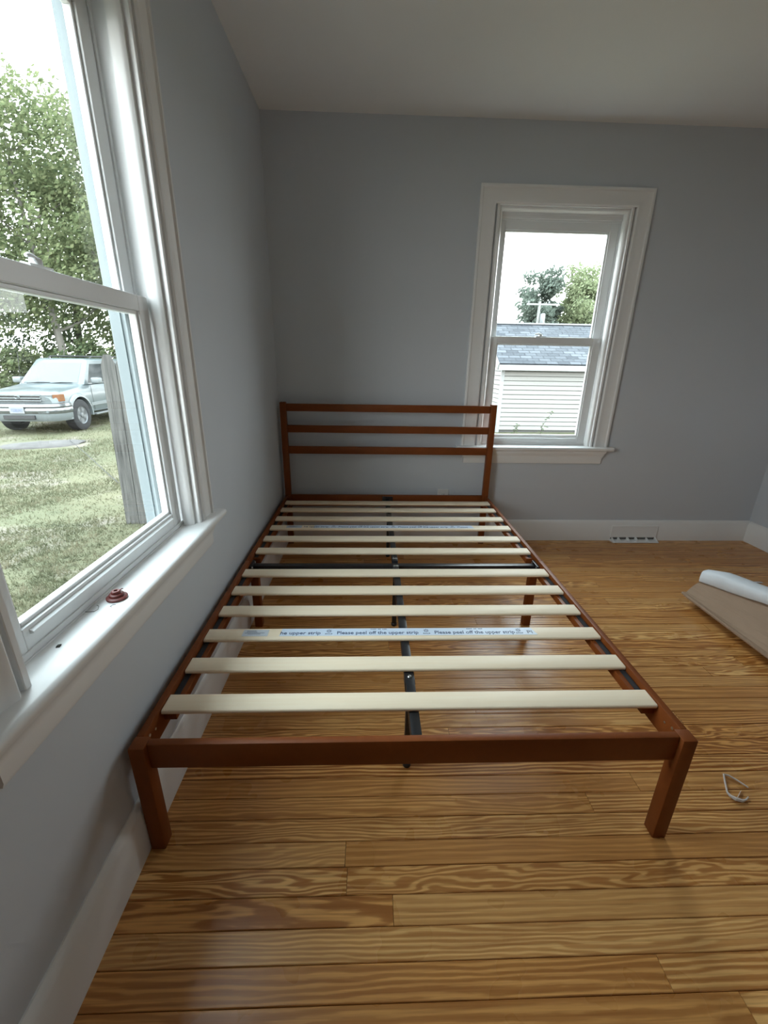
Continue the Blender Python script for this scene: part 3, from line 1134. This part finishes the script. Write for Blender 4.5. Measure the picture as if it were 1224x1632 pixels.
def tree(name, label, loc, height, crown_r, leaf, leaf_n, leaf_s, seed, trunk_r=0.16, bark_m='bark_brown', group=None, low=0.25, squash=1.0):
    rr = random.Random(seed)
    R = tag(empty(name, loc), label, 'tree', group)
    m, tips = MB(), []
    th = height*low
    p = Vector((0, 0, -0.1))
    pts, rad = [], []
    for i in range(7):
        t = i/6
        pts.append(Vector((0.15*math.sin(t*4+seed), 0.15*math.cos(t*3+seed), -0.1+t*height*0.86)))
        rad.append(trunk_r*(1-0.85*t))
    m.tube(pts, rad, 9, cap=False)
    for i in range(9):
        t = low+(0.92-low)*i/8
        j = min(5, int(t*6))
        base = pts[j].lerp(pts[j+1], t*6-j)
        a = i*2.4+seed
        limb(m, base, Vector((math.cos(a), math.sin(a), 0.45)).normalized(), crown_r*0.75*(1-0.45*t), trunk_r*(1-0.8*t)*0.5, 1, rr, tips)
    m.build('trunk', bark_m, R, smooth='all', recalc=False)
    # leaf clusters
    blobs = []
    for i in range(42):
        t = rr.random()
        z = height*(low+(1-low)*t)
        rad_z = crown_r*math.sqrt(max(0.05, 1-((t-0.38)/0.68)**2))*squash
        a = rr.uniform(0, 2*PI)
        rho = rad_z*math.sqrt(rr.random())*0.85
        blobs.append((Vector((rho*math.cos(a), rho*math.sin(a), z)), crown_r*rr.uniform(0.22, 0.38)))
    for i in range(10):
        t = 0.08+0.8*i/9
        z = height*(low+(1-low)*t)
        blobs.append((Vector((rr.gauss(0, .25)*crown_r*.5, rr.gauss(0, .25)*crown_r*.5, z)), crown_r*(0.46-0.2*t)))
    for tp in tips:
        blobs.append((tp, crown_r*rr.uniform(0.14, 0.24)))
    vs, fs = [], []
    tot = sum(b[1]**2 for b in blobs)
    for c, r in blobs:
        for q in range(int(leaf_n*r*r/tot)):
            d = Vector((rr.gauss(0, 1), rr.gauss(0, 1), rr.gauss(0, 1))).normalized()
            pp = c+Vector((d.x*r, d.y*r, d.z*r*0.75))*(rr.random()**0.4)
            n = Vector((rr.gauss(0, 1), rr.gauss(0, 1), rr.gauss(0.6, 1))).normalized()
            a = n.orthogonal().normalized()
            b = n.cross(a)
            s = leaf_s*rr.uniform(0.6, 1.3)
            k = len(vs)
            vs += [pp-a*s, pp-b*s*0.5, pp+a*s, pp+b*s*0.5]
            fs.append((k, k+1, k+2, k+3))
    mm = MB()
    mm.v, mm.f = [tuple(v) for v in vs], fs
    mm.build('foliage', leaf, R, recalc=False)
    return R


TG = 'trees beyond the parked car'
tree('leafy_tree', 'tall leafy green tree whose pale trunk rises right behind the silver car', (-11.6, 17.4, GZ), 10.6, 3.4, 'leaf_mid', 15000, 0.095, 1, 0.17, 'bark_pale', TG, 0.30)
tree('leafy_tree', 'broad light green tree at the left of the side yard view', (-14.6, 16.2, GZ), 9.6, 3.2, 'leaf_light', 13000, 0.095, 2, 0.18, 'bark_brown', TG, 0.22)
tree('leafy_tree', 'dense green tree filling the left window next to the sash frame', (-8.6, 18.6, GZ), 11.0, 3.4, 'leaf_mid', 15000, 0.095, 3, 0.18, 'bark_brown', TG, 0.16)
tree('leafy_tree', 'dark green tree set back behind the pale trunk', (-13.5, 22.0, GZ), 9.5, 4.0, 'leaf_dark', 14000, 0.12, 4, 0.2, 'bark_brown', TG, 0.05)
tree('leafy_tree', 'dark leafy tree at the far left edge behind the car', (-19.5, 20.0, GZ), 9.0, 3.8, 'leaf_dark', 11000, 0.12, 5, 0.2, 'bark_brown', TG, 0.08)
tree('leafy_tree', 'dark leafy tree behind the weathered fence', (-5.0, 20.5, GZ), 10.5, 3.6, 'leaf_dark', 11000, 0.12, 6, 0.2, 'bark_brown', TG, 0.06)
for i, (x, y, h, r, lf, lb) in enumerate(((-16.5, 17.0, 2.5, 1.8, 'leaf_light', 'low light green bush left of the parked car'),
                                          (-12.7, 16.6, 1.9, 1.4, 'leaf_mid', 'low green bush right behind the parked car bonnet'),
                                          (-10.0, 16.3, 2.0, 1.5, 'leaf_dark', 'low dark green bush behind the parked car roof'))):
    tree('shrub', lb, (x, y, GZ), h, r, lf, 4200, 0.08, 30+i, 0.05, 'bark_brown', 'bushes behind the car', 0.03)
tree('pine_tree', 'grey green pine tree above the shed roof', (11.6, 29.0, GZ), 7.2, 2.1, 'pine_needle', 26000, 0.11, 11, 0.2, 'bark_brown', 'trees behind the shed', 0.12)
tree('leafy_tree', 'bright yellow green tree above the shed roof right of the pine', (14.1, 29.5, GZ), 7.4, 2.5, 'leaf_far_haze', 26000, 0.11, 12, 0.2, 'bark_brown', 'trees behind the shed', 0.12)
tree('leafy_tree', 'green treetop at the right edge of the back window', (17.4, 31.0, GZ), 8.4, 2.5, 'leaf_far_haze', 16000, 0.11, 13, 0.2, 'bark_brown', 'trees behind the shed', 0.15)

# utility pole
up_ = tag(empty('utility_pole', (11.6, 29.0-2.8, GZ)), 'pale wooden utility pole with crossarm in front of the pine', 'utility pole')
up_.location = (10.42, 26.2, GZ)
MB().tube([(0, 0, -0.2), (0, 0, 5.15)], [0.10, 0.075], 10).build('pole', 'pole_wood', up_)
box('crossarm', 'pole_wood', up_, -0.75, 1.15, -0.05, 0.05, 4.95, 5.05)
for x in (-0.65, 0.55, 1.05):
    MB().lathe([(0.02, 0), (0.05, 0.03), (0.03, 0.08), (0.045, 0.11), (0.0, 0.14)], 10).build('insulator', 'insulator_grey', up_, loc=(x, 0, 5.05))
MB().lathe([(0.13, 0), (0.15, 0.03), (0.15, 0.50), (0.12, 0.56), (0.0, 0.58)], 14).build('transformer', 'insulator_grey', up_, loc=(0.24, -0.06, 3.95), smooth=True)

# ------------------------------------------------------------------ shed
sh = tag(empty('garden_shed', (3.98, 10.62, GZ)), 'cream vinyl sided shed with grey shingle roof outside the back window', 'shed')
SWD, SDP, SHT = 5.2, 3.5, 1.66
LAP = 0.115
box('wall_core', 'siding_gap_shade', sh, 0.02, SWD-0.02, 0.02, SDP-0.02, 0.0, SHT)  # dark colour shows as painted shade in the gaps below the boards
nlap = int(SHT/LAP)
me = None
for i in range(nlap+1):
    z0 = 0.06+i*LAP
    if z0+LAP > SHT+0.02:
        break
    if me is None:
        o = MB().prism([(0.018, 0.016), (-0.012, 0.016), (0.004, LAP), (0.018, LAP)], 'x', 0.06, SWD-0.06).build('siding_board', 'siding_vinyl', sh)
        me = o.data
        o2 = MB().prism([(0.018, 0.016), (-0.012, 0.016), (0.004, LAP), (0.018, LAP)], 'y', 0.06, SDP-0.06).build('siding_board', 'siding_vinyl', sh)
        me2 = o2.data
        o.location.z = z0
        o2.location.z = z0
        continue
    for md in (me, me2):
        o = bpy.data.objects.new('siding_board', md)
        COL.objects.link(o)
        o.parent = sh
        o.location.z = z0
for x in (0.0, SWD-0.06):
    box('corner_trim', 'shed_trim', sh, x-0.018, x+0.065, -0.020, 0.06, 0.0, SHT)
RY, RZ = 1.72, 2.80
# gable siding on the left end
g_i = 0
z = SHT
while z < RZ-0.15:
    t0 = (z-SHT)/(RZ-SHT)
    a, b = 0.02+t0*(RY-0.02), SDP-0.02-t0*(SDP-0.02-RY)
    if b-a > 0.25:
        MB().prism([(0.018, z+0.016), (-0.012, z+0.016), (0.004, z+LAP), (0.018, z+LAP)], 'y', a+0.05, b-0.05).build('siding_board', 'siding_vinyl', sh)
    z += LAP
MB().prism([(0.03, SHT), (SDP-0.03, SHT), (RY, RZ-0.10)], 'x', 0.02, SWD-0.02).build('gable_core', 'siding_vinyl', sh)
ev_y, ev_z = -0.22, 1.73
ang = math.atan2(RZ-ev_z, RY-ev_y)
ln = math.hypot(RZ-ev_z, RY-ev_y)
MB().box(-0.16, SWD+0.16, 0, ln, -0.02, 0.03).build('roof_slope', 'shingle', sh, loc=(0, ev_y, ev_z), rot=(ang, 0, 0))
MB().box(-0.16, SWD+0.16, -ln, 0, -0.02, 0.03).build('roof_slope', 'shingle', sh, loc=(0, 2*RY-ev_y, ev_z), rot=(-ang, 0, 0))
box('ridge_cap', 'insulator_grey', sh, -0.16, SWD+0.16, RY-0.10, RY+0.10, RZ+0.012, RZ+0.05)
box('fascia', 'shed_trim', sh, -0.16, SWD+0.16, ev_y-0.02, ev_y+0.012, ev_z-0.135, ev_z-0.005)
box('soffit', 'shed_trim', sh, -0.14, SWD+0.14, ev_y+0.013, -0.012, ev_z-0.13, ev_z-0.115)
for sgn in (0, 1):
    MB().box(-0.185, -0.161, -0.02, ln, -0.13, 0.03).build('rake_board', 'shed_trim', sh, loc=(0, ev_y if not sgn else 2*RY-ev_y, ev_z), rot=(ang if not sgn else -ang, 0, 0)) if not sgn else None
MB().box(-0.185, -0.161, -ln, 0.02, -0.13, 0.03).build('rake_board', 'shed_trim', sh, loc=(0, 2*RY-ev_y, ev_z), rot=(-ang, 0, 0))


def weed(loc, h, seed, lab):
    rr = random.Random(seed)
    R = tag(empty('weed_plant', loc), lab, 'weed')
    MB().tube([(0, 0, 0), (0.05*h, 0, h*0.4), (0.28*h, 0, h*0.8), (0.36*h, 0, h)], [0.008, 0.007, 0.005, 0.003], 6).build('stem', 'bark_brown', R)
    vs, fs = [], []
    for q in range(26):
        t = rr.random()
        p = Vector((0.36*h*t**1.6, 0, h*t))+Vector((rr.gauss(0, .03), rr.gauss(0, .03), rr.gauss(0, .02)))
        a = Vector((rr.gauss(0, 1), rr.gauss(0, 1), rr.gauss(0, .5))).normalized()
        b = a.orthogonal().normalized()
        k = len(vs)
        s = 0.04
        vs += [tuple(p), tuple(p+a*s+b*s*.4), tuple(p+a*s*2), tuple(p+a*s-b*s*.4)]
        fs.append((k, k+1, k+2, k+3))
    m = MB()
    m.v, m.f = vs, fs
    m.build('foliage', 'leaf_dark', R, recalc=False)


weed((5.0, 10.15, GZ), 0.62, 2, 'thin leaning weed growing against the shed siding')
weed((4.35, 10.25, GZ), 0.28, 3, 'short weed at the left foot of the shed')

# ------------------------------------------------------------------ parked car (front axle at the origin, x forward, y left)
car = tag(empty('parked_car', (-7.47, 10.24, GZ-0.01), math.radians(272.8)), 'silver off-road car parked on the grass seen through the left window', 'car')


def section(x, zb, zt, hw, crown):
    half_ = [(0, zb), (hw*0.80, zb), (hw-0.03, zb+0.09), (hw, zb+0.22), (hw, zt-0.26), (hw-0.015, zt-0.12), (hw-0.06, zt-0.035), (hw-0.16, zt), (0, zt+crown)]
    r = [(x, y, z) for y, z in half_]
    l = [(x, -y, z) for y, z in half_[1:-1]][::-1]
    return r+l


stn = [(0.80, 0.44, 0.88, 0.72, 0.02), (0.72, 0.40, 0.95, 0.79, 0.02), (0.50, 0.36, 1.00, 0.82, 0.02), (0.0, 0.34, 1.05, 0.835, 0.02),
       (-0.42, 0.33, 1.10, 0.84, 0.02), (-1.2, 0.32, 1.10, 0.845, 0.0), (-2.2, 0.32, 1.10, 0.845, 0.0), (-3.2, 0.34, 1.10, 0.84, 0.0), (-3.62, 0.38, 1.08, 0.82, 0.0), (-3.72, 0.44, 1.04, 0.78, 0.0)]
body = MB().rings([section(*s) for s in stn]).build('body', 'car_paint', car, smooth=True)
cut = MB()
for ax in (0.0, -2.675):
    for s in (-1, 1):
        cut.lathe([(0.43, 0.0), (0.43, 0.5)], 28, (ax, 0.52 if s > 0 else -1.02, 0.40), axis='y')
cutter = cut.build('cutter', 'car_black', car)
md = body.modifiers.new('arches', 'BOOLEAN')
md.operation = 'DIFFERENCE'
md.object = cutter
md.solver = 'EXACT'
bpy.context.view_layer.update()
dg = bpy.context.evaluated_depsgraph_get()
nm = bpy.data.meshes.new_from_object(body.evaluated_get(dg))
body.modifiers.clear()
body.data = nm
bpy.data.objects.remove(cutter)

# greenhouse: lower ring z=1.09, upper ring z=1.66, roof crown
lo_ = [(-0.40, 0.70), (-0.46, 0.775), (-3.45, 0.775), (-3.60, 0.70)]
hi_ = [(-1.02, 0.58), (-1.06, 0.63), (-3.30, 0.63), (-3.38, 0.57)]
ring = lambda pts, z: [(x, y, z) for x, y in pts]+[(x, -y, z) for x, y in pts[::-1]]
MB().rings([ring(lo_, 1.085), ring(hi_, 1.655), ring([(x-0.06 if x > -2 else x+0.06, y-0.07) for x, y in hi_], 1.705)]).build('cabin', 'car_paint', car, smooth=True)


def quad_part(name, mat, pts, off, par=car, th=0.006):
    P = [Vector(p) for p in pts]
    n = (P[1]-P[0]).cross(P[2]-P[0]).normalized()
    n = n*off
    m = MB().rings([[p for p in P], [p+n for p in P]])
    return m.build(name, mat, par)


def lerp3(a, b, t):
    return tuple(a[i]+(b[i]-a[i])*t for i in range(3))


A, B = (-0.40, 0.70, 1.085), (-1.02, 0.58, 1.655)
C, D = (-0.40, -0.70, 1.085), (-1.02, -0.58, 1.655)
wl = lambda s, t: lerp3(lerp3(A, B, t), lerp3(C, D, t), s)
quad_part('windshield', 'windshield_glass', [wl(0.035, 0.06), wl(0.965, 0.06), wl(0.955, 0.90), wl(0.045, 0.90)], -0.006)
for s in (1, -1):
    E_, F_ = (-0.46, s*0.775, 1.085), (-1.06, s*0.63, 1.655)
    G_, H_ = (-3.45, s*0.775, 1.085), (-3.30, s*0.63, 1.655)
    sl = lambda u, t: lerp3(lerp3(E_, F_, t), lerp3(G_, H_, t), u)
    for u0, u1, v0, v1 in ((0.055, 0.34, 0.05, 0.33), (0.375, 0.645, 0.36, 0.64), (0.68, 0.95, 0.67, 0.94)):
        quad_part('side_window', 'car_glass', [sl(u0, 0.06), sl(u1, 0.06), sl(v1, 0.86), sl(v0, 0.86)], -0.006*s)
    # mirror
    mm = MB().box(-0.82, -0.66, s*0.84 if s > 0 else -1.06, 1.06 if s > 0 else -0.84, 1.10, 1.25)
    mm.build('mirror', 'car_paint_light', car, 0.03, 3, smooth=True)
    # door seam / side moulding
    ya = 0.842 if s > 0 else -0.858
    box('side_moulding', 'car_paint_light', car, -2.2, -0.48, ya, ya+0.016, 0.56, 0.64, 0.004)
    box('running_board', 'alloy', car, -2.15, -0.52, 0.80 if s > 0 else -0.92, 0.92 if s > 0 else -0.80, 0.33, 0.37, 0.01)
    box('door_seam', 'car_black', car, -0.615, -0.607, 0.8405 if s > 0 else -0.8445, 0.8445 if s > 0 else -0.8405, 0.45, 1.06)
    box('door_seam', 'car_black', car, -1.585, -1.577, 0.842 if s > 0 else -0.8475, 0.8475 if s > 0 else -0.842, 0.45, 1.06)
    # roof rack side bar
    MB().tube([(-1.35, s*0.52, 1.69), (-1.5, s*0.52, 1.755), (-3.0, s*0.52, 1.755), (-3.15, s*0.52, 1.69)], 0.018, 8).build('roof_rail', 'car_black', car)
for x in (-1.75, -2.7):
    MB().tube([(x, -0.52, 1.762), (x, 0.52, 1.762)], 0.016, 8).build('roof_bar', 'car_black', car)
# flares and wheels
for ax in (0.0, -2.675):
    for s in (-1, 1):
        rs = []
        for q in range(15):
            a = math.radians(-8+196*q/14)
            ca, sa = math.cos(a), math.sin(a)
            y0, y1, y2 = s*0.79, s*0.875, s*0.88
            rs.append([(ax+0.425*ca, y0, 0.40+0.425*sa), (ax+0.425*ca, y2, 0.40+0.425*sa), (ax+0.475*ca, y1, 0.40+0.475*sa), (ax+0.51*ca, s*0.835, 0.40+0.51*sa), (ax+0.51*ca, y0, 0.40+0.51*sa)])
        MB().rings(rs).build('fender_flare', 'car_paint_light', car, smooth=True)
        wh = empty('wheel', (ax, s*0.74, 0.385))
        wh.parent = car
        MB().lathe([(0.22, -0.12), (0.33, -0.125), (0.375, -0.10), (0.385, -0.05), (0.385, 0.05), (0.375, 0.10), (0.33, 0.125), (0.22, 0.12), (0.22, -0.12)], 32, axis='y', cap=False).build('tire', 'tire_rubber', wh, smooth=True)
        MB().lathe([(0.0, 0.02*s), (0.215, 0.02*s), (0.225, 0.07*s), (0.225, -0.05*s), (0.0, -0.05*s)], 28, axis='y').build('rim_barrel', 'car_black', wh)
        rm = MB()
        for k in range(5):
            a = k*2*PI/5+0.3
            c_, s2 = math.cos(a), math.sin(a)
            pts = []
            for r0, wdt in ((0.03, 0.045), (0.21, 0.055)):
                pts.append((r0, wdt))
            q0 = [(pts[0][0]*c_-pts[0][1]*s2, pts[0][0]*s2+pts[0][1]*c_), (pts[0][0]*c_+pts[0][1]*s2, pts[0][0]*s2-pts[0][1]*c_),
                  (pts[1][0]*c_+pts[1][1]*s2, pts[1][0]*s2-pts[1][1]*c_), (pts[1][0]*c_-pts[1][1]*s2, pts[1][0]*s2+pts[1][1]*c_)]
            rm.prism(q0, 'y', s*0.072, s*0.095)
        rm.lathe([(0.205, 0.06*s), (0.232, 0.06*s), (0.232, 0.105*s), (0.215, 0.11*s), (0.205, 0.095*s)], 28, axis='y')
        rm.lathe([(0.0, 0.07*s), (0.06, 0.07*s), (0.055, 0.115*s), (0.0, 0.12*s)], 16, axis='y')
        rm.build('alloy_rim', 'alloy', wh)


def plan_sweep(name, mat, path, sec, par=car, bevel=0.0, smooth=True):
    rs = []
    P = [Vector((x, y, 0)) for x, y in path]
    for i, p in enumerate(P):
        d = (P[min(i+1, len(P)-1)]-P[max(i-1, 0)]).normalized()
        n = Vector((d.y, -d.x, 0))
        rs.append([(p.x+n.x*a, p.y+n.y*a, z) for a, z in sec])
    return MB().rings(rs).build(name, mat, par, bevel, smooth=smooth)


bp = [(0.42, 0.86), (0.66, 0.84), (0.80, 0.74), (0.86, 0.45), (0.88, 0.0), (0.86, -0.45), (0.80, -0.74), (0.66, -0.84), (0.42, -0.86)]
bp = bp[::-1]
plan_sweep('front_bumper', 'chrome', bp, [(-0.06, 0.50), (0.02, 0.48), (0.055, 0.54), (0.055, 0.60), (0.035, 0.63), (0.060, 0.66), (0.055, 0.72), (0.0, 0.74), (-0.06, 0.74)])
plan_sweep('bumper_valance', 'car_paint_light', bp, [(-0.10, 0.34), (-0.01, 0.33), (0.03, 0.40), (0.035, 0.50), (-0.08, 0.50)])
box('air_intake', 'car_black', car, 0.88, 0.928, -0.34, 0.34, 0.38, 0.475, 0.01)
box('grille', 'car_black', car, 0.70, 0.812, -0.46, 0.46, 0.755, 0.925, 0.01)
for z in (0.905, 0.845, 0.785):
    box('grille_bar', 'chrome', car, 0.806, 0.832, -0.50, 0.50, z-0.014, z+0.014, 0.006)
# oval badge: two rings and a bar
em = MB()
for ra, rb in ((0.055, 0.036),):
    rs = []
    for q in range(21):
        a = 2*PI*q/20
        cxy = Vector((0, ra*math.cos(a), rb*math.sin(a)))
        u_ = Vector((0, math.cos(a), math.sin(a)))
        rs.append([cxy+u_*0.007, cxy+Vector((0.008, 0, 0)), cxy-u_*0.007])
    em.rings(rs, cap=False)
rs = []
for q in range(17):
    a = 2*PI*q/16
    cxy = Vector((0, 0.018*math.cos(a), 0.034*math.sin(a)))
    u_ = Vector((0, math.cos(a), math.sin(a)))
    rs.append([cxy+u_*0.005, cxy+Vector((0.008, 0, 0)), cxy-u_*0.005])
em.rings(rs, cap=False)
em.build('badge', 'chrome', car, loc=(0.836, 0, 0.865))
for s in (-1, 1):
    hl = MB()
    P_ = [(0.815, s*0.50), (0.775, s*0.70)]
    q0 = [(0.70, s*0.50), (0.815, s*0.50), (0.765, s*0.715), (0.66, s*0.715)]
    hl.prism(q0, 'z', 0.765, 0.925)
    hl.build('headlight', 'lamp_clear', car, 0.01, 2)
    q0 = [(0.66, s*0.718), (0.764, s*0.718), (0.66, s*0.815), (0.52, s*0.838), (0.50, s*0.75)]
    MB().prism(q0, 'z', 0.765, 0.925).build('turn_signal', 'lamp_amber', car, 0.008, 2)
    fx = MB().prism([(0.86, s*0.42), (0.915, s*0.42), (0.878, s*0.64), (0.80, s*0.64)], 'z', 0.515, 0.585)
    fx.build('fog_lamp', 'lamp_clear', car, 0.008, 2)
pl_ = box('licence_plate', 'plate_white', car, 0.938, 0.944, -0.155, 0.155, 0.515, 0.665, 0.002, 1)
text_mesh('plate_number', 'Y33BUW7', 0.105, 'ink_blue', pl_, (0.9455, -0.125, 0.55), rot=(PI/2, 0, PI/2), width=0.25)
for y0, y1 in ((-0.55, -0.02), (0.0, 0.52)):
    MB().tube([(-0.40, y0, 1.115), (-0.43, (y0+y1)/2, 1.135), (-0.44, y1, 1.13)], 0.010, 6).build('wiper', 'car_black', car)
MB().tube([(-0.42, -0.70, 1.10), (-0.55, -0.69, 1.85)], 0.005, 5).build('antenna', 'car_black', car)
box('rear_bumper', 'chrome', car, -3.84, -3.70, -0.80, 0.80, 0.44, 0.66, 0.03)
